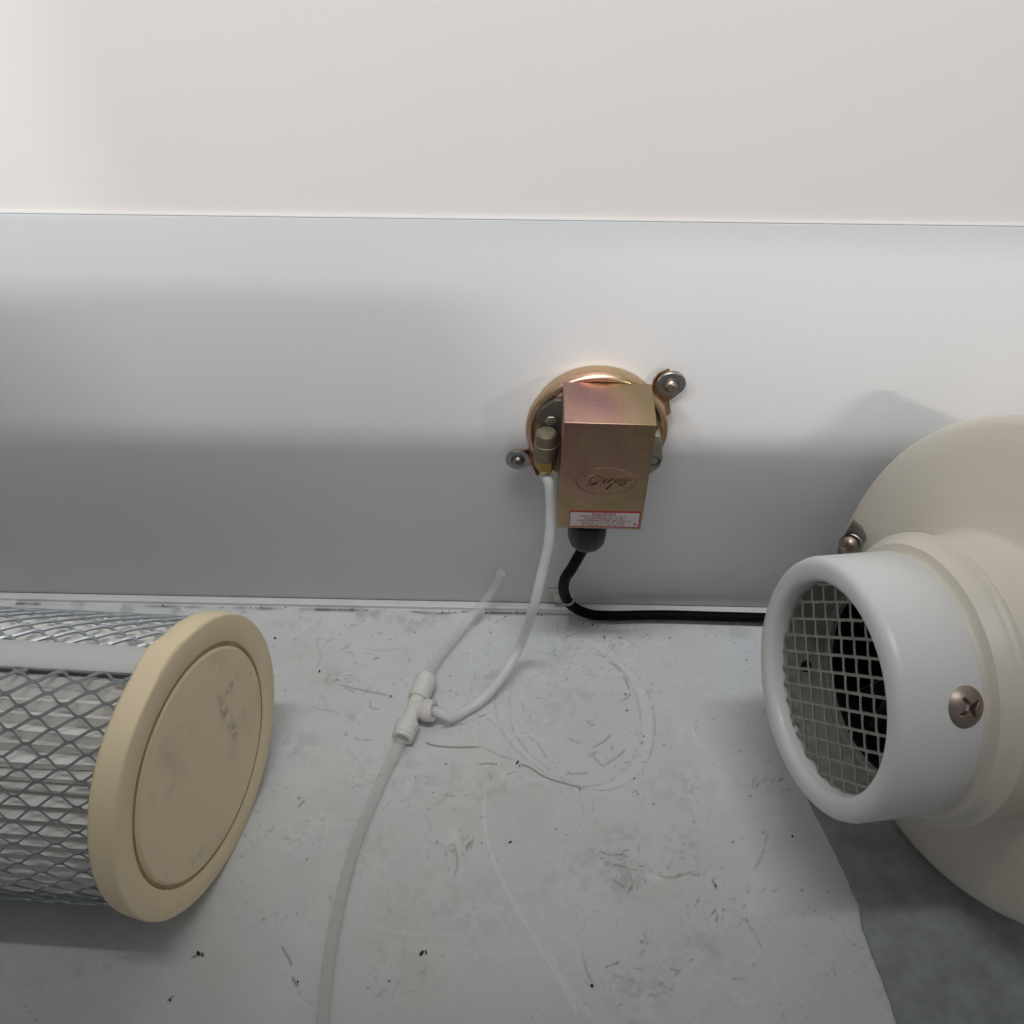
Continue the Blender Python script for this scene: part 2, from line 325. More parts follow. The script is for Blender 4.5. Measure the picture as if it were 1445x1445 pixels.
    me.update(calc_edges=True)
    for nme, A in (('dirt', D), ('residue', L)):
        at = me.attributes.new(nme, 'FLOAT', 'POINT'); at.data.foreach_set('value', A.ravel().astype(np.float32))
    me.materials.append(M_FLOOR)
    o = bpy.data.objects.new('floor', me); COL.objects.link(o); props(o, kind='structure')
build_floor()

# ------------------------------------------------------------------ walls of the housing, added light blockers
TOPZ = .3030
bm = bmesh.new(); box(bm, -1.6, 1.6, 0, .0022, -.01, TOPZ); bevel(bm, .0003, 2)
props(put('wall_panel', bm, M_WALL), kind='structure')
bm = bmesh.new(); box(bm, -1.6, 1.6, -.0062, -.0003, -.004, .0022); bevel(bm, .0007, 2)
props(put('base_ledge', bm, M_LEDGE), kind='structure')
bm = bmesh.new()   # sheet behind the panel, leaning away from it
N = 24
rows = []
for k in range(N + 1):
    s = k / N * .46; yy = .0009 + s * math.sin(R(9)); zz = TOPZ - .008 + s * math.cos(R(9))
    rows.append([bm.verts.new((x, yy, zz)) for x in (-1.8, -.6, 0, .6, 1.8)])
for p, q in zip(rows, rows[1:]):
    for i in range(4): bm.faces.new((p[i], p[i + 1], q[i + 1], q[i]))
fix(bm); props(put('background_wall', bm, M_BACK), kind='structure')
bm = bmesh.new(); box(bm, -1.6, 1.6, .0002, .004, TOPZ + .0001, TOPZ + .0006); props(put('top_shadow_line', bm, mat('grey_shadow_line', (.5, .5, .5), .7)), kind='structure')  # grey strip standing in for the thin shadow along the panel top
# added unseen wall behind camera: its edges cast the soft shade on the panel
bm = bmesh.new(); box(bm, -1.6, .454, -.575, -.55, -.02, .94); box(bm, .454, 1.4, -.575, -.55, -.02, .492); box(bm, .454, 1.4, -.575, -.55, .583, .94); props(put('front_light_blocker', bm, M_OFF), kind='structure')
bm = bmesh.new(); box(bm, -1.2, -.333, -.36, -.345, .30, .7155); props(put('side_light_blocker', bm, M_OFF), kind='structure')  # unseen panel added to shade the left of the wall panel

bm = bmesh.new(); box(bm, .624, 1.5, -1.205, -1.195, 1.3, 2.2); props(put('high_light_blocker', bm, M_OFF), kind='structure')  # unseen board added to cut the edge of the upper-left bright patch
bm = bmesh.new(); box(bm, -1.2, 1.2, -.65, -.30, 1.30, 1.32); props(put('overhead_light_blocker', bm, M_OFF), kind='structure')  # unseen slab added to dim the overhead light on the near floor
# ------------------------------------------------------------------ grey mat
edge = [(.168, -.06), (.171, -.12)] + [tuple(onz(u, v)[:2]) for u, v in [(1141, 1130), (1160, 1168), (1180, 1208), (1195, 1240), (1204, 1262), (1213, 1280), (1214, 1300), (1226, 1335), (1247, 1390), (1266, 1445), (1280, 1490)]] + [(.205, -.34)]
E3 = smooth_path([(x, y, 0) for x, y in edge], 8)
bm = bmesh.new(); rows = []
for p in E3:
    j = noise.noise(Vector((p.y * 160, 1, 2))) * .0007; x0 = p.x + j; row = []
    for dx, z in ((0, 0), (0, .0009), (.0004, .0014), (.0012, .0016), (.05, .0016), (.3, .0016)): row.append(bm.verts.new((x0 + dx, p.y, z)))
    rows.append(row)
for p, q in zip(rows, rows[1:]):
    for i in range(5): bm.faces.new((p[i], p[i + 1], q[i + 1], q[i]))
fix(bm); o = put('floor_mat', bm, M_FELT)
props(o, 'dark blue-grey fibrous mat on the floor under the cream blower', 'mat')

# ------------------------------------------------------------------ filter element
def build_filter():
    c = Vector((-.1714, -.18, .0811)); a, el = -.2216, .0463; Rc = .0811; t = .0146
    n = Vector((math.cos(a) * math.cos(el), math.sin(a) * math.cos(el), math.sin(el)))
    m = Vector((math.cos(-.045), math.sin(-.045), .010)).normalized()
    root = thing('filter_element', (c.x - .1, c.y, 0), 'pleated filter cylinder in a diamond wire cage with cream end cap lying on the floor', 'filter')
    # end cap
    bm = bmesh.new(); G = .0643
    prof = [(-t - .001, 0.02), (-t - .001, Rc - .003), (-t + .0008, Rc - .0012), (-t + .003, Rc - .0006), (-.0016, Rc), (-.0007, Rc - .0003), (-.0002, Rc - .0008), (0, Rc - .0017),
            (0, G + .0022), (-.0005, G + .0013), (-.0014, G + .0006), (-.0014, G - .0006), (-.0004, G - .0014), (.0002, G - .0024), (.0002, .045), (.0002, .02), (.0002, .002)]
    n_, aa, bb = frame(n); _, ma, mb = frame(m)
    def sp(th): return proj(c - n * t - m * .10 + (ma * math.cos(th) + mb * math.sin(th)) * .0771)
    STRIP = min([k * .01 for k in range(-314, 314) if (ma * math.cos(k * .01) + mb * math.sin(k * .01)).dot(CAM - c) > 0], key=lambda th: abs(sp(th)[1] - (925 + .155 * sp(th)[0])))
    sd = ma * math.cos(STRIP) + mb * math.sin(STRIP); tS = math.atan2(sd.dot(bb), sd.dot(aa))
    def rf(k, th):
        d = (th - tS + math.pi) % (2 * math.pi) - math.pi
        wob = noise.noise(Vector((math.cos(th) * 2, math.sin(th) * 2, k * .1))) * .0004
        return (.0022 * math.exp(-(d / .13) ** 4) if k in (1, 2, 3) else .0009 * math.exp(-(d / .15) ** 4) if k in (4, 5) else 0) + (wob if k < 14 else 0)
    lathe(bm, c, n, prof, 144, False, True, rf); fix(bm)
    mc = mat('cream_polyurethane', (.86, .715, .48), .5, bump=.15, bscale=300, var=.06, vscale=30)
    cap = put('end_cap', bm, mc, root, ang=50)
    # wear painted as attributes
    me = cap.data; off = OFF[cap.name]
    # brown line in groove
    bm = bmesh.new(); lathe(bm, c, n, [(-.0011, G - .0013), (-.0004, G - .0006), (-.0003, G + .0002), (-.0009, G + .0010)], 144); fix(bm)
    put('groove_line', bm, mat('brown_glue', (.46, .31, .13), .5, bump=.5, bscale=300, var=.35, vscale=160), cap)
    # face disc with smudges
    bm = bmesh.new(); N = 150; RR = G - .0024
    vs = {}
    for i in range(-N, N + 1):
        for j in range(-N, N + 1):
            x, y = i / N * RR, j / N * RR
            if x * x + y * y <= RR * RR * .995: vs[i, j] = bm.verts.new(c + n_ * .0004 + aa * x + bb * y)
    for (i, j), v in vs.items():
        if (i + 1, j) in vs and (i, j + 1) in vs and (i + 1, j + 1) in vs: bm.faces.new((v, vs[i + 1, j], vs[i + 1, j + 1], vs[i, j + 1]))
    co = np.array([v.co[:] for v in bm.verts]); d = co - np.array(c); X = d @ np.array(aa); Y = d @ np.array(bb)
    # where a picked smudge sits on the face
    def loc(u, v):
        r = ray(u, v); p = CAM + r * ((c - CAM).dot(n_) / r.dot(n_)) - c; return p.dot(aa), p.dot(bb)
    D = np.zeros(len(co))
    for u, v, su, sv, am in [(318, 1010, .0035, .012, .55), (328, 1030, .004, .008, .5), (310, 990, .0025, .006, .4), (325, 970, .008, .004, .4), (352, 952, .001, .001, .8), (275, 1215, .01, .004, .3), (235, 1080, .008, .003, .1)]:
        x, y = loc(u, v); g = np.exp(-((X - x) / su) ** 2 - ((Y - y) / sv) ** 2) * am * np.clip((fnoise(X + 1, Y + 1, .003, int(u), 3) - .35) / .25, 0, 1); D = np.maximum(D, g)
    D = np.maximum(D, np.clip(fnoise(X + 1, Y + 1, .02, 66, 4) - .55, 0, 1) * .6)
    fix(bm); mf = mat_attr('cream_polyurethane_face', (.88, .735, .50), (.84, .69, .46), (.13, .115, .09), (.7, .6, .45), .5)
    f = put('cap_face', bm, mf, cap); at = f.data.attributes.new('dirt', 'FLOAT', 'POINT'); at.data.foreach_set('value', D.astype(np.float32))
    # green-white scuff on the rim beside the strip
    # cage: staggered wavy strands that touch at their knuckles
    Rm = .0757; _, ma, mb = frame(m); ctr = c - n * t + m * 0
    LW, SW = .0205, None; K = 78; SW = 2 * math.pi / K
    def cyl(s, th, r):
        # s runs back from the cap's rear plane
        q = ctr + (ma * math.cos(th) + mb * math.sin(th)) * r
        k = (q - ctr).dot(n) / m.dot(n)            # start on the cap's skewed plane
        return q - m * (k + s - .003)
    thS = STRIP; half = .0088 / Rm
    def angdiff(x): return (x + math.pi) % (2 * math.pi) - math.pi
    bm = bmesh.new(); LEN = .36; seg = [(-.5, 1), (-.40, .96), (-.22, .45), (0, 0), (.22, -.45), (.40, -.96), (.5, -1)]
    nC = int(LEN / LW) + 1
    for k in range(K):
        th0 = (k + .5) * SW; ph = 0 if k % 2 == 0 else .5; pts = []
        for cidx in range(nC):
            for q in range(12):
                u = cidx + q / 12; x = (u + ph + .0) % 1.0
                tri = 1 - 4 * abs(x - .5); wv = max(-1, min(1, tri * 1.14)); wv = wv * (1.5 - .5 * wv * wv) * .5 + wv * .5
                pts.append((u * LW, th0 + wv * SW * .5 * 1.02))
        prev = None
        for s, th in pts:
            th_s = th + s * .9 + noise.noise(Vector((s * 30, th * 6, k * .37))) * .012      # slight twist of the sheet round the drum
            if abs(angdiff(th_s - thS)) < half * .9 or s > LEN:
                prev = None; continue
            w_ = .00066
            v = [bm.verts.new(cyl(s, th_s + d / Rm, Rm + h)) for d, h in ((-w_, .0006), (w_, -.0002), (w_, -.0012), (-w_, -.0004))]
            if prev:
                for i in range(4): bm.faces.new((prev[i], prev[(i + 1) % 4], v[(i + 1) % 4], v[i]))
            prev = v
    fix(bm); put('wire_cage', bm, M_GALV, root, smooth=False)
    # strip
    bm = bmesh.new(); rows = []
    for i in range(2):
        row = []
        for h, rr in ((-1, Rm - .0012), (-1, Rm + .0006), (-.9, Rm + .0012), (-.4, Rm + .0014), (0, Rm + .0014), (.4, Rm + .0014), (.9, Rm + .0012), (1, Rm + .0006), (1, Rm - .0012)):
            row.append(bm.verts.new(cyl(i * (LEN), thS + h * half, rr)))
        rows.append(row)
    for j in range(8): bm.faces.new((rows[0][j], rows[0][j + 1], rows[1][j + 1], rows[1][j]))
    fix(bm); put('seam_strip', bm, M_STRIP, root)
    # pleats
    bm = bmesh.new(); NP = 64; rows = []
    for s in np.linspace(-.004, LEN, 12):
        row = []
        for i in range(NP * 6):
            th = 2 * math.pi * i / (NP * 6); x = (i % 6) / 6; tri = abs(x - .5) * 2; irr = noise.noise(Vector((math.floor(i / 6) * 1.7, s * 8, 0))) * .035
            row.append(bm.verts.new(cyl(s, th + irr, .0655 + .0065 * tri ** .8)))
        rows.append(row)
    for p, q in zip(rows, rows[1:]): bridge(bm, p, q)
    fix(bm); put('pleated_media', bm, M_PAPER, root, ang=60)
build_filter()

# ------------------------------------------------------------------ screws
def cross_screw(bm, c, n, r, dome=.45, N=36, rot=.4):
    """pan head with a real cross recess"""
    n_, a, b = frame(n); c = Vector(c); a, b = a * math.cos(rot) + b * math.sin(rot), b * math.cos(rot) - a * math.sin(rot)
    M = 26; vs = {}
    for i in range(M + 1):
        rr = r * i / M
        for j in range(N * 2 if i else 1):
            t = math.pi * j / N; x, y = rr * math.cos(t), rr * math.sin(t)
            h = dome * r * (1 - (i / M) ** 2.6) + (0 if i < M else 0)
            w = r * .125 * (1.25 - rr / (r * .56)) + r * .02
            arm = max(0, min(1, (w - min(abs(x), abs(y))) / (r * .05))) if rr < r * .54 else 0
            h -= arm * r * .38 * (1 - .5 * rr / (r * .54))
            vs[i, j] = bm.verts.new(c + a * x + b * y + n_ * h)
    for j in range(N * 2):
        k = (j + 1) % (N * 2); bm.faces.new((vs[0, 0], vs[1, j], vs[1, k]))
        for i in range(1, M): bm.faces.new((vs[i, j], vs[i + 1, j], vs[i + 1, k], vs[i, k]))
    low = ring(bm, c - n_ * r * .12, n_, r * .96, 8)
    return fix(bm)
def washer(bm, c, n, r, ri, th):
    lathe(bm, c, n, [(0, ri), (0, r), (th * .7, r), (th, r - th * .3), (th, ri + th * .2), (th * .6, ri), (0, ri)], 40); return fix(bm)

# ------------------------------------------------------------------ blower
def build_blower():
    c0 = Vector((.1460, -.1655, .1420)); a, el = 3.3645, .1293
    n0 = Vector((math.cos(a) * math.cos(el), math.sin(a) * math.cos(el), math.sin(el)))
    cD = Vector((.2477, -.1429, .1300)); a, el = 3.4866, .2296; RD = .1317
    nD = Vector((math.cos(a) * math.cos(el), math.sin(a) * math.cos(el), math.sin(el)))
    root = thing('blower', (cD.x, cD.y, .0016), 'round cream plastic blower housing with stub pipe and white screened end cap beside the wall', 'blower')
    # white cap
    Ro, Ri, T = .0655, .0526, .0425
    bm = bmesh.new(); prof = [(-.011, Ri + .0002), (-.004, Ri), (-.0018, Ri + .0009), (-.0005, Ri + .0024), (0, Ri + .0045), (0, Ro - .0050), (-.0007, Ro - .0026), (-.0024, Ro - .0009), (-.005, Ro), (-T + .001, Ro + .0004), (-T, Ro - .0004), (-T, Ro - .004)]
    lathe(bm, c0, n0, prof, 128); fix(bm); cap = put('end_cap', bm, M_CAP, root, ang=60)
    # collar + housing shell: rings blended from the pipe axis to the drum axis
    C1 = cD; rows = []; bm = bmesh.new()
    S = [(.041, .0600, 0), (.041, .0632, 0), (.0430, .0638, 0), (.0442, .0652, .0), (.0452, .0690, .02), (.0470, .0702, .05), (.0505, .0712, .1), (.0518, .0728, .1), (.0532, .0742, .12), (.0550, .0742, .12), (.0570, .0728, .14), (.0580, .0716, .16), (.070, .0716, .3), (.0815, .0718, .5),
         (.0832, .0728, .6), (.0842, .0750, .66), (.0872, .0860, .75), (.0905, .100, .85), (.0940, .1150, .95), (.0965, .1260, 1), (.0985, .1300, 1), (.1005, .1317, 1), (.1040, .1317, 1), (.1060, .1305, 1)]
    TT = .1015
    for s, r, k in S:
        cc = c0.lerp(cD, min(1, s / TT)) if s <= TT else cD - nD * (s - TT); nn = n0.lerp(nD, k).normalized(); rows.append(ring(bm, cc, nn, r, 160))
    for p, q in zip(rows, rows[1:]): bridge(bm, p, q)
    fix(bm); shell = put('housing_shell', bm, M_CREAM, root, ang=40)
    bm = bmesh.new(); lathe(bm, cD, nD, [(-.0042, .100), (-.0042, .1316), (-.0062, .1316), (-.0075, .100)], 128); fix(bm); put('gasket', bm, M_GASKET, root)
    bm = bmesh.new(); lathe(bm, cD, nD, [(-.0076, .112), (-.012, .1285), (-.03, .122), (-.07, .108), (-.075, .10), (-.075, .0)], 128); fix(bm); put('drum', bm, M_CREAM, root)
    # inside of the pipe
    bm = bmesh.new(); lathe(bm, c0, n0, [(-.0112, Ri + .0004), (-.02, Ri), (-.033, Ri - .0006)], 96); fix(bm); put('pipe_bore', bm, M_INNER, root)
    # baffle with an off-centre dark opening, impeller hub behind
    _, A, B = frame(n0); bm = bmesh.new()
    Nn = 72; e1 = c0 - n0 * .033
    r0 = ring(bm, e1, n0, Ri - .0010, Nn); r1 = ring(bm, e1, n0, .0475, Nn); r2 = ring(bm, e1 - n0 * .003, n0, .0475, Nn); bridge(bm, r0, r1); bridge(bm, r1, r2); fix(bm)
    put('inner_baffle', bm, M_INNER, root)
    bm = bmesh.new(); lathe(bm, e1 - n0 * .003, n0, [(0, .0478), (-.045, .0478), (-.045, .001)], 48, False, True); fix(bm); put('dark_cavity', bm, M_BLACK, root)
    bm = bmesh.new()          # impeller vanes just visible in the dark
    for k in range(14):
        t = 2 * math.pi * k / 14; rad = A * math.cos(t) + B * math.sin(t); tan = n0.cross(rad)
        p = [e1 - n0 * .016 + rad * .020, e1 - n0 * .014 + rad * .044 + tan * .008, e1 - n0 * .030 + rad * .044 + tan * .014, e1 - n0 * .030 + rad * .020 + tan * .005]; plate(bm, p, tan * .0008)
    put('impeller', bm, mat('dark_impeller', (.05, .05, .048), .5), root, smooth=False)
    r = ray(1137, 940).normalized(); o_ = CAM - c0; dp = r - n0 * r.dot(n0); op = o_ - n0 * o_.dot(n0); a2 = dp.dot(dp); b2 = 2 * dp.dot(op); c2 = op.dot(op) - Ri ** 2; tt = (-b2 + math.sqrt(b2 * b2 - 4 * a2 * c2)) / (2 * a2)
    hit = CAM + r * tt; nn = -(hit - (c0 + n0 * (hit - c0).dot(n0))).normalized()
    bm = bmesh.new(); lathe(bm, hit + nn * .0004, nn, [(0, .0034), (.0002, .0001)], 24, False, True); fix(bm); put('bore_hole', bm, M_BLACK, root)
    # woven screen: rectangular openings with rounded corners -> flattened expanded mesh
    bm = bmesh.new(); cs = c0 - n0 * .0085
    RS = Ri - .0012
    def img(d): a_ = proj(cs); b_ = proj(cs + d * .001); return Vector((b_[0] - a_[0], b_[1] - a_[1])) * 1000
    gA, gB = img(A), img(B); det = gA.x * gB.y - gA.y * gB.x
    def inpl(u, v): return A * ((u * gB.y - v * gB.x) / det) + B * ((gA.x * v - gA.y * u) / det)
    Hd, Ud = inpl(17.2, 2.6), inpl(.6, 24.8); ph, pv = Hd.length, Ud.length; H, U = Hd / ph, Ud / pv; print('screen pitch', ph, pv, H.dot(U))
    def span(o, d):     # where the line o + d*t crosses the circle of radius RS
        b = o.dot(d); q = b * b - o.dot(o) + RS * RS
        return (-b - math.sqrt(q), -b + math.sqrt(q)) if q > 0 else None
    def bar(p0, p1, w, t_, wav=None):
        L = (p1 - p0).length; k = max(2, int(L / .0016)); dr = (p1 - p0).normalized(); sd = dr.cross(n0).normalized(); prev = None
        for i in range(k + 1):
            s = i / k * L; ww = w * (wav(s) if wav else 1); off = n0 * (math.sin(s * 2 * math.pi / .0156) * .0002)
            p = p0 + dr * s + off; v = [bm.verts.new(p + sd * ww * x + n0 * t_ * y) for x, y in ((-1, 0), (-.5, 1), (.5, 1), (1, 0), (.5, -1), (-.5, -1))]
            if prev:
                for q in range(6): bm.faces.new((prev[q], prev[(q + 1) % 6], v[(q + 1) % 6], v[q]))
            prev = v
    for i in range(-12, 13):
        o_ = U * (i * pv + .002); sp = span(o_, H)
        if sp: bar(cs + o_ + H * sp[0], cs + o_ + H * sp[1], .00085, .0006)
    for j in range(-12, 12):
        d0 = j * pv + .002
        for i in range(-20, 21):
            o_ = H * ((i + .12 * j) * ph); sp = span(o_, U)
            if not sp: continue
            lo, hi = max(d0, sp[0]), min(d0 + pv, sp[1])
            if hi - lo > .001: bar(cs + o_ + U * lo, cs + o_ + U * hi, .00068, .0005, lambda s, L=hi - lo: 1 + 1.0 * (2 * abs(s / L - .5)) ** 6)
    fix(bm); put('mesh_screen', bm, mat('dull_screen_steel', (.40, .385, .355), .45, .8, bump=.3, bscale=500, var=.3, vscale=150), root)
    # retaining screw on the side of the cap
    r = ray(1363, 998)
    # hit the cap's outer cylinder
    d = r.normalized(); o_ = CAM - c0; dp = d - n0 * d.dot(n0); op = o_ - n0 * o_.dot(n0); a2 = dp.dot(dp); b2 = 2 * dp.dot(op); c2 = op.dot(op) - Ro ** 2; tt = (-b2 - math.sqrt(b2 * b2 - 4 * a2 * c2)) / (2 * a2)
    hit = CAM + d * tt; ax = c0 + n0 * (hit - c0).dot(n0); nn = (hit - ax).normalized()
    bm = bmesh.new(); cross_screw(bm, hit - nn * .0006, nn, .0098, .42, rot=.35); put('cap_screw', bm, M_STEEL, root)
    # bracket with screw at the rim by the wall
    y0 = -.045
    P = lambda u, v, y=y0: ony(u, v, y)
    bm = bmesh.new(); plate(bm, [P(1203, 737), P(1216, 748), P(1223, 762), P(1221, 778), P(1206, 786), P(1180, 786), P(1184, 768)], (.001, .003, 0)); bevel(bm, .0004, 2)
    br = put('bracket', bm, M_ZINC, root)
    nb = Vector((-.45, -.75, .35)).normalized()
    bm = bmesh.new(); washer(bm, P(1201, 768, -.047), nb, .0070, .002, .0016); put('washer', bm, M_ZINC, br)
    bm = bmesh.new(); cross_screw(bm, P(1198, 769, -.0495), nb, .0052, .6); put('bracket_screw', bm, M_STEEL, br)
build_blower()

# ------------------------------------------------------------------ text
def text_bm(bm, s, size, loc, width=None, ext=.00005, shear=0, align='CENTER', bold=0):
    cu = bpy.data.curves.new('t', 'FONT'); cu.body = s; cu.size = size; cu.extrude = ext; cu.align_x = align; cu.align_y = 'CENTER'; cu.shear = shear; cu.offset = bold; cu.resolution_u = 3
    o = bpy.data.objects.new('t', cu); COL.objects.link(o); dg = bpy.context.evaluated_depsgraph_get(); me = bpy.data.meshes.new_from_object(o.evaluated_get(dg))
    co = [v.co for v in me.vertices]; wd = max(c.x for c in co) - min(c.x for c in co); k = (width / wd) if width else 1
    M = Matrix.Translation(loc) @ Matrix.Rotation(R(90), 4, 'X') @ Matrix.Diagonal((k, 1, 1, 1)); me.transform(M); bm.from_mesh(me)
    bpy.data.objects.remove(o); bpy.data.curves.remove(cu); bpy.data.meshes.remove(me)

# ------------------------------------------------------------------ pressure switch
def build_switch():
    dc = Vector((.0383, 0, .1768))
    root = thing('pressure_switch', (dc.x, 0, .134), 'round gold-plated pressure switch with rectangular cover mounted on the white wall panel', 'pressure switch')
    ny_ = Vector((0, -1, 0)); RR = .0405
    bm = bmesh.new()
    lathe(bm, dc, ny_, [(q_, r_ * 1.025) for q_, r_ in [(.0006, .034), (.0006, .0365), (.006, .0372), (.0075, .0378), (.0085, .0395), (.0100, .0404), (.0125, .0405), (.0145, .0400), (.0158, .0388), (.0160, .0372), (.0150, .0360), (.0140, .0352), (.0150, .0345), (.0156, .0335), (.0150, .0322), (.0128, .0315), (.0120, .030), (.0120, .002)]], 128, False, True)
    fix(bm); put('diaphragm_case', bm, mat_cad('gold_chromate_rim', 1.15), root, ang=50)
    # dark cast body behind the cover
    bm = bmesh.new()
    plate(bm, [(.0040, -.0125, .178), (.0050, -.0125, .196), (.013, -.0125, .203), (.064, -.0125, .203), (.0725, -.0125, .19), (.074, -.0125, .165), (.066, -.0125, .150), (.016, -.0125, .148), (.008, -.0125, .160)], (0, -.006, 0)); bevel(bm, .0012, 2)
    put('cast_body', bm, M_CASTDK, root)
    X0, X1, Y0, Y1, Z0, Z1 = .0168, .0660, -.0162, -.0513, .1338, .2144; TH = .0012
    # sheet cover, open at the back and below
    bm = bmesh.new(); M = Matrix.Translation((.041, 0, .174)) @ Matrix.Rotation(R(.8), 4, 'Y') @ Matrix.Translation((-.041, 0, -.174))
    def b(*a): return box(bm, *a, M)
    vs = [(X0, Y0), (X0, Y1), (X1, Y1), (X1, Y0), (X1 - TH, Y0), (X1 - TH, Y1 + TH), (X0 + TH, Y1 + TH), (X0 + TH, Y0)]
    lo = [bm.verts.new(M @ Vector((x, y, Z0))) for x, y in vs]; hi = [bm.verts.new(M @ Vector((x, y, Z1 - (TH if 4 <= i else 0)))) for i, (x, y) in enumerate(vs)]
    F = bm.faces.new
    for i in range(8):
        j = (i + 1) % 8
        if i in (3, 7): continue
        F((lo[i], lo[j], hi[j], hi[i]))
    F((hi[0], hi[1], hi[2], hi[3])); F((hi[4], hi[5], hi[6], hi[7]))
    F((lo[0], lo[7], hi[7], hi[0])); F((lo[3], hi[3], hi[4], lo[4])); F((hi[0], hi[7], hi[4], hi[3]))
    F((lo[0], lo[1], lo[6], lo[7])); F((lo[1], lo[2], lo[5], lo[6])); F((lo[2], lo[3], lo[4], lo[5]))
    fix(bm); bevel(bm, .0013, 3, 50)
    cov = put('switch_cover', bm, M_CAD, root, ang=60)
    # embossed oval and word
    ce = ony(854, 679.5, Y1); yf = Y1
    bm = bmesh.new(); N = 96; rows = []
    for k, (dr, h) in enumerate([(-.0009, -.0001), (-.0006, .0003), (0, .00055), (.0006, .0003), (.0009, -.0001)]):
        rows.append([bm.verts.new((ce.x + (.0166 + dr) * math.cos(t), yf - h, ce.z + (.0099 + dr) * math.sin(t))) for t in [2 * math.pi * i / N for i in range(N)]])
    for p, q in zip(rows, rows[1:]): bridge(bm, p, q)
    fix(bm); put('embossed_oval', bm, M_CAD, cov)
    bm = bmesh.new(); text_bm(bm, 'Dwyer', .0112, (ce.x + .0014, yf - .0001, ce.z), .0245, .0008, .5, bold=.00012)
    # flourish over the first letter
    tube(bm, [(ce.x - .0125, yf - .0002, ce.z + .0030), (ce.x - .0095, yf - .0002, ce.z + .0041), (ce.x - .0050, yf - .0002, ce.z + .0038), (ce.x - .0052, yf - .0002, ce.z + .0018)], .00035, 6)
    put('embossed_word', bm, M_CAD, cov, ang=40)
    # sticker
    a_, b_ = ony(803, 722, Y1), ony(898, 745, Y1); sx0, sx1, sz1, sz0 = a_.x + .0003, b_.x + .0015, a_.z + .0010, b_.z + .0003
    bm = bmesh.new(); box(bm, sx0, sx1, Y1 - .0002, Y1 + .0003, sz0, sz1); st = put('caution_sticker', bm, M_RED, cov, smooth=False)
    bm = bmesh.new(); box(bm, sx0 + .0006, sx1 - .0007, Y1 - .0003, Y1 + .0001, sz0 + .0008, sz1 - .0013); put('sticker_panel', bm, M_STICK, cov, smooth=False)
    H_ = sz1 - sz0 - .0021; lines = [('CAUTION', .0135, .0023), ('MAX. PRESSURE 45 IN. W.C.', .026, .0016), ('SURGE PRESSURE 10 PSI', .0225, .0016), ('MAX. TEMPERATURE 180°F (82°C)', .031, .0016), ('USE NO. 14 AWG CU WIRE', .025, .0016), ('RATED 90°C (194°F) MIN', .0245, .0016)]
    bm = bmesh.new(); xm = (sx0 + sx1) / 2 - .0006
    for i, (s, w_, sz) in enumerate(lines): text_bm(bm, s, sz, (xm, Y1 - .00034, sz1 - .0013 - H_ * (i + .5) / 6), w_, .00003, bold=.00006 if i == 0 else .00002)
    text_bm(bm, '®', .003, (sx1 - .0026, Y1 - .00034, sz0 + .003), None, .00003)
    put('sticker_print', bm, mat('red_lettering', (.28, .07, .07), .5), cov, smooth=False)
    # small lug and bolt at the upper left, port boss, brass fitting
    bl = ony(776, 592, -.0172); bm = bmesh.new()
    lathe(bm, Vector((bl.x, -.0125, bl.z)), ny_, [(0, .0088), (.0030, .0084), (.0045, .0076), (.0048, .0062), (.0048, .001)], 40, False, True); fix(bm)
    lug = put('port_lug', bm, M_CASTDK, root)
    bm = bmesh.new(); hexprism(bm, Vector((bl.x + .0004, -.0172, bl.z)), Vector((.15, -1, .1)), .0036, -.001, .0022, .0005); put('bolt_head', bm, M_CAST, lug, ang=25)
    p0 = ony(771, 617, -.0275); p1 = ony(773, 645, -.0280); ax = Vector((0, -.10, -1)).normalized(); Lb = (p1 - p0).length
    bm = bmesh.new(); lathe(bm, p0, ax, [(-.0042, .0003), (-.0040, .0050), (-.0028, .0060), (0, .0064), (.0038, .0066), (.0040, .0070), (.0060, .0071), (Lb - .003, .0071), (Lb - .001, .0068), (Lb, .006), (Lb - .0005, .0048)], 40); fix(bm); put('port_boss', bm, M_BOSS, root, ang=25)
    bm = bmesh.new(); hexprism(bm, p0 + ax * (Lb - .001), ax, .0066, -.001, .0072, .0008); bf = put('brass_fitting', bm, M_BRASS, root, ang=20)
    bm = bmesh.new(); lathe(bm, p0 + ax * (Lb + .0062), ax, [(0, .0050), (.0012, .0046), (.0024, .0040), (.0024, .0030), (0, .003)], 32); fix(bm); put('fitting_nose', bm, M_BRASS, bf)
    # lug at the right
    bm = bmesh.new(); plate(bm, [(.068, -.012, .184), (.0745, -.012, .182), (.0765, -.012, .170), (.0775, -.012, .163), (.0765, -.012, .157), (.0715, -.012, .1515), (.0672, -.012, .150), (.0665, -.012, .168)], (0, -.011, 0)); bevel(bm, .0018, 3)
    sl = put('side_lug', bm, M_CAST, root)
    bm = bmesh.new(); lathe(bm, Vector((.0722, -.0228, .1625)), ny_, [(0, .0042), (.0006, .0034), (.0002, .0026), (-.002, .0024), (-.002, .0002)], 28, False, True); fix(bm); put('lug_hole', bm, M_CASTDK, sl)
    # mounting ears
    def ear(cu, cv, y, r, parts, mt, wm):
        cc = ony(cu, cv, y); first = None
        bm = bmesh.new()
        for pts in parts: plate(bm, pts, (0, .0011, .0002))
        ring0 = bmesh.new(); 
        lathe(bm, Vector((cc.x, y + .0012, cc.z)), ny_, [(0, .001), (0, r * .96), (.0011, r * .96), (.0011, .001)], 36, True, True); fix(bm)
        e = put('mounting_ear', bm, mt, root, ang=30)
        bm = bmesh.new(); washer(bm, Vector((cc.x, y, cc.z)), ny_, r, .0028, .0013); put('washer', bm, wm, e)
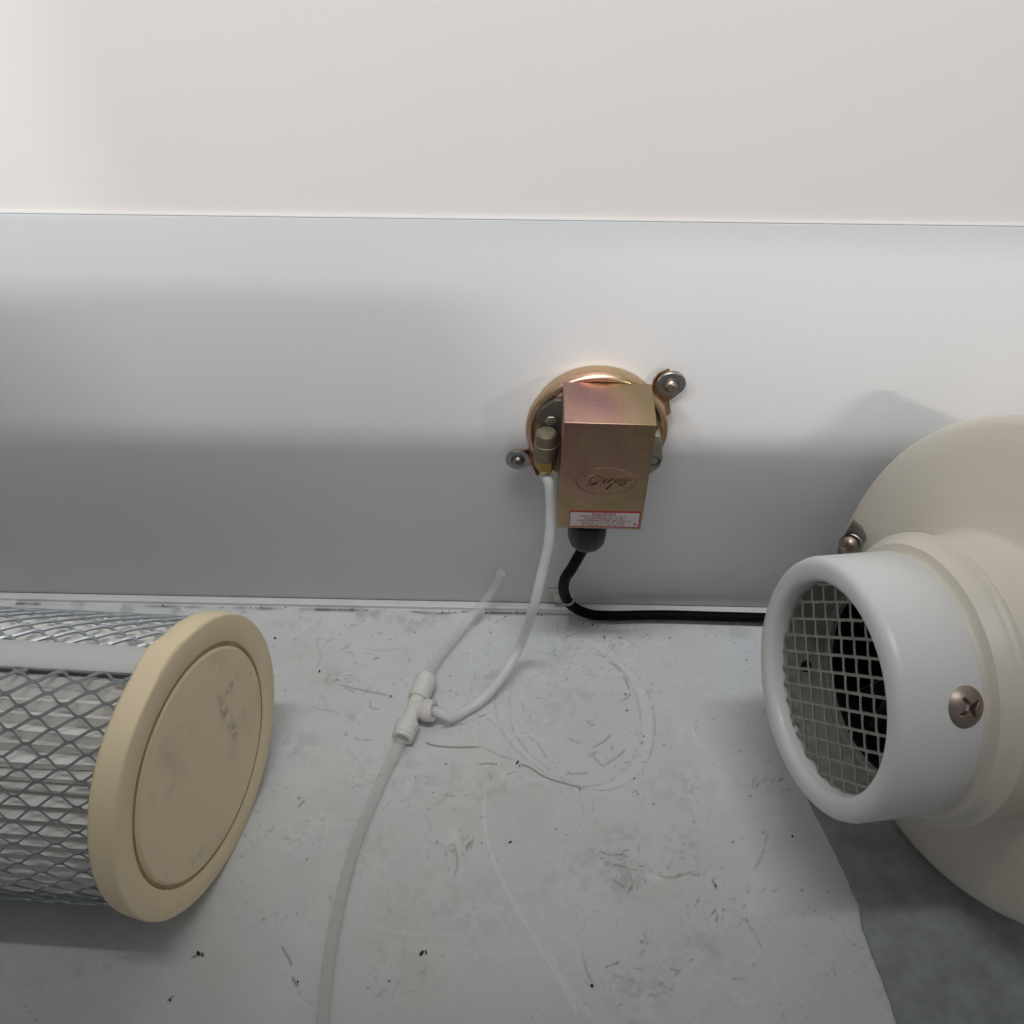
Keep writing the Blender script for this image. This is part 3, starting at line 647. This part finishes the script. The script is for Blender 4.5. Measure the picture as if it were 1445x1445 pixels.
        bm = bmesh.new(); washer(bm, Vector((cc.x, y - .0012, cc.z)), ny_, r * .56, .0020, .0010); put('lock_washer', bm, M_CASTDK, e)
        bm = bmesh.new(); cross_screw(bm, Vector((cc.x, y - .0022, cc.z)), ny_ + Vector((0, 0, .15)), r * .46, .62, rot=.5); put('ear_screw', bm, M_STEEL, e)
    q = ony
    ear(947, 541, -.0065, .0083, [[q(922, 537, -.005), q(930, 527, -.005), q(944, 521, -.005), q(958, 556, -.005), q(944, 566, -.006), q(919, 551, -.006)],
                                [q(919, 551, -.006), q(944, 566, -.006), q(947, 582, -.013), q(941, 588, -.014), q(920, 563, -.014), q(917, 556, -.008)],
                                [q(920, 563, -.014), q(941, 588, -.014), q(936, 594, -.0145), q(922, 588, -.0145), q(914, 572, -.0145)]], M_CAD, M_ZINC)
    ear(731, 648, -.0065, .0076, [[q(731, 638, -.005), q(747, 634, -.005), q(750, 656, -.006), q(735, 660, -.005)],
                                [q(745, 617, -.012), q(750, 619, -.016), q(753, 645, -.016), q(747, 645, -.010)],
                                [q(746, 645, -.0085), q(763, 643, -.014), q(768, 671, -.016), q(757, 671, -.016), q(751, 658, -.010)]], M_COPPER, M_ZINC)
    # cable gland
    g0 = Vector((.0355, -.0355, .1345)); dn = Vector((0, 0, -1))
    bm = bmesh.new(); lathe(bm, g0, dn, [(-.002, .0085), (.004, .0085), (.004, .0100), (.0075, .0100)], 40, True, True); fix(bm); gl = put('cable_gland', bm, M_GLAND, root)
    bm = bmesh.new(); lathe(bm, g0, dn, [(.0070, .0104), (.0085, .0118), (.016, .0120), (.0240, .0118), (.0280, .0104), (.0300, .0078), (.0300, .0030)], 12, True, True)
    fix(bm); bevel(bm, .0004, 2, 20); put('gland_nut', bm, M_GLAND, gl, ang=22)
    return p0 + ax * (Lb + .0075), g0 + dn * .030, ax
port, gland_end, pax = build_switch()

# ------------------------------------------------------------------ cable
zc = .0062
pts = [gland_end + Vector((0, 0, .006)), gland_end + Vector((-.0012, 0, -.003)), ony(808, 800, -.032), ony(797, 818, -.028), ony(796, 836, -.022), ony(806, 854, -.0155), onz(830, 866, zc), onz(860, 869, zc), onz(930, 868, zc), onz(1010, 870, zc), onz(1080, 872, zc), onz(1180, 875, zc), onz(1300, 878, zc)]
bm = bmesh.new(); tube(bm, pts, .0036, 20)
o = put('power_cable', bm, M_CABLE, loc=tuple(onz(900, 868))); props(o, 'black round cable curling down from the switch gland and along the wall foot', 'cable')
# tie mount
t0 = ony(786, 845, -.004); th = thing('cable_tie_mount', (t0.x, 0, t0.z - .006), 'small translucent adhesive tie mount holding the black cable to the wall foot', 'tie mount')
bm = bmesh.new(); box(bm, t0.x - .0065, t0.x + .0065, -.0022, -.0001, t0.z - .006, t0.z + .007); box(bm, t0.x - .002, t0.x + .004, -.0055, -.002, t0.z - .003, t0.z + .003); bevel(bm, .0006, 2); put('mount_pad', bm, M_CLEAR, th)
bm = bmesh.new(); cc = ony(801, 849, -.019); tt = (pts[5] - pts[4]).normalized(); lathe(bm, (pts[4] + pts[5]) / 2 - tt * -.0005, tt, [(-.0009, .0038), (-.0009, .0046), (.0009, .0046), (.0009, .0038)], 28); fix(bm); put('tie_band', bm, M_CLEAR, th)

# ------------------------------------------------------------------ tee fitting and tubes
A0 = onz(567, 1043, .0075); A1 = onz(603, 955, .0085); ax = (A1 - A0).normalized(); mid = onz(588, 1000, .009)
mid = A0 + ax * (mid - A0).dot(ax); Lh = (A1 - A0).length / 2
sd = (onz(620, 1012, .0125) - mid); sd = (sd - ax * sd.dot(ax)).normalized()
tee = thing('tee_connector', (mid.x, mid.y, 0), 'white push-fit tee connector joining the clear tubes on the floor', 'tube fitting')
bm = bmesh.new(); lathe(bm, mid, ax, [(-.011, .0052), (.011, .0052)], 36, True, True); lathe(bm, mid, sd, [(0, .0055), (.0085, .0062)], 36, True, True); fix(bm); put('tee_body', bm, M_TEE, tee)
def collar(c, d, L0, L1):
    bm = bmesh.new(); lathe(bm, c, d, [(L0, .0052), (L0 + .0004, .0066), (L0 + .001, .0070), (L0 + (L1 - L0) * .45, .0073), (L0 + (L1 - L0) * .5, .0068), (L0 + (L1 - L0) * .55, .0073), (L1 - .003, .0072), (L1 - .0026, .0066), (L1 - .002, .0066), (L1 - .0016, .0070), (L1 - .0004, .0068), (L1, .0060), (L1, .0045), (L1 - .0015, .0034), (L1 - .004, .0033)], 40, True, True)
    fix(bm); return put('collar', bm, M_TEE, tee, ang=30)
la = (A1 - mid).length; lb = (mid - A0).length
collar(mid, ax, .0075, la); collar(mid, -ax, .0095, lb); collar(mid, sd, .0058, .0145)
e = mid + sd * .012
pts = [port - pax * .008, port, port + pax * .006, ony(775, 683, -.0365), ony(777, 722, -.043), ony(775, 762, -.050), ony(767, 800, -.056), ony(752, 860, -.066), onz(735, 908, .030), onz(712, 950, .016), onz(684, 984, .0065), onz(655, 1004, .0045), onz(636, 1012, .0075), e + sd * .004, e - sd * .004]
bm = bmesh.new(); tube(bm, pts, .0031, 20); o = put('sensing_tube', bm, M_TUBE, loc=tuple(onz(735, 900)))
props(o, 'milky tube hanging from the brass port of the switch down to the tee', 'tube')
pts = [A1 - ax * .006, A1 + ax * .002, onz(618, 930, .0065), onz(640, 903, .006), onz(660, 878, .008), ony(683, 850, -.014), ony(698, 828, -.0085), ony(705, 812, -.007), ony(707, 808, -.007)]
bm = bmesh.new(); tube(bm, pts, .0031, 20); o = put('vent_tube', bm, M_TUBE2, loc=tuple(onz(650, 890)))
props(o, 'short clear tube rising from the tee with its open end against the wall', 'tube')
pts = [A0 + ax * .006, A0 - ax * .003, onz(550, 1078, .0042), onz(527, 1128, .0034), onz(506, 1180, .0034), onz(489, 1235, .0034), onz(476, 1290, .0034), onz(466, 1345, .0034), onz(459, 1400, .0034), onz(455, 1450, .0034), onz(452, 1520, .0034)]
bm = bmesh.new(); tube(bm, pts, .0034, 20); o = put('drain_tube', bm, M_TUBE2, loc=tuple(onz(480, 1280)))
props(o, 'long clear tube running from the tee across the floor towards the viewer', 'tube')

# ------------------------------------------------------------------ crumbs
bm = bmesh.new()
def crumb(p, r):
    M = Matrix.Translation(p) @ Matrix.Rotation(random.random() * 6, 4, 'Z') @ Matrix.Diagonal((r * random.uniform(.7, 1.8), r * random.uniform(.5, 1), r * .45, 1))
    g = bmesh.ops.create_icosphere(bm, subdivisions=1, radius=1, matrix=M)
    for v in g['verts']: v.co += Vector([random.uniform(-1, 1) * r * .25 for _ in range(3)])
for u, v, r in [(388, 900, .0011), (403, 857, .0007), (552, 982, .0007), (451, 947, .0007), (454, 1009, .0005), (836, 881, .0009), (853, 899, .0009), (1010, 1250, .0006), (1118, 1180, .0008), (885, 1002, .0008), (730, 1076, .0010), (733, 1081, .0008), (720, 1188, .0008), (595, 1345, .0012), (601, 1344, .0009), (549, 1384, .0007),
                (835, 1391, .0010), (280, 1345, .0013), (286, 1348, .0009), (240, 1411, .0008), (900, 1120, .0007), (897, 1116, .0006), (895, 1098, .0006), (713, 870, .0006), (875, 900, .0006), (799, 1178, .0005), (1034, 1188, .0005), (420, 1385, .0008), (945, 900, .0006), (700, 1078, .0005), (818, 1114, .0006), (680, 1190, .0005), (472, 861, .0006)]:
    crumb(onz(u, v, .0002), r)
for _ in range(110): crumb(Vector((random.uniform(-.3, .28), -abs(random.gauss(0, .10)) - .007, .0001)), random.uniform(.0002, .0005))
for _ in range(90): crumb(Vector((random.uniform(-.3, .28), -.0072 - abs(random.gauss(0, .002)), .0001)), random.uniform(.0002, .0006))
o = put('debris', bm, M_DIRT, smooth=False); props(o, 'dark crumbs and grit scattered over the white floor', 'debris', kind='stuff')
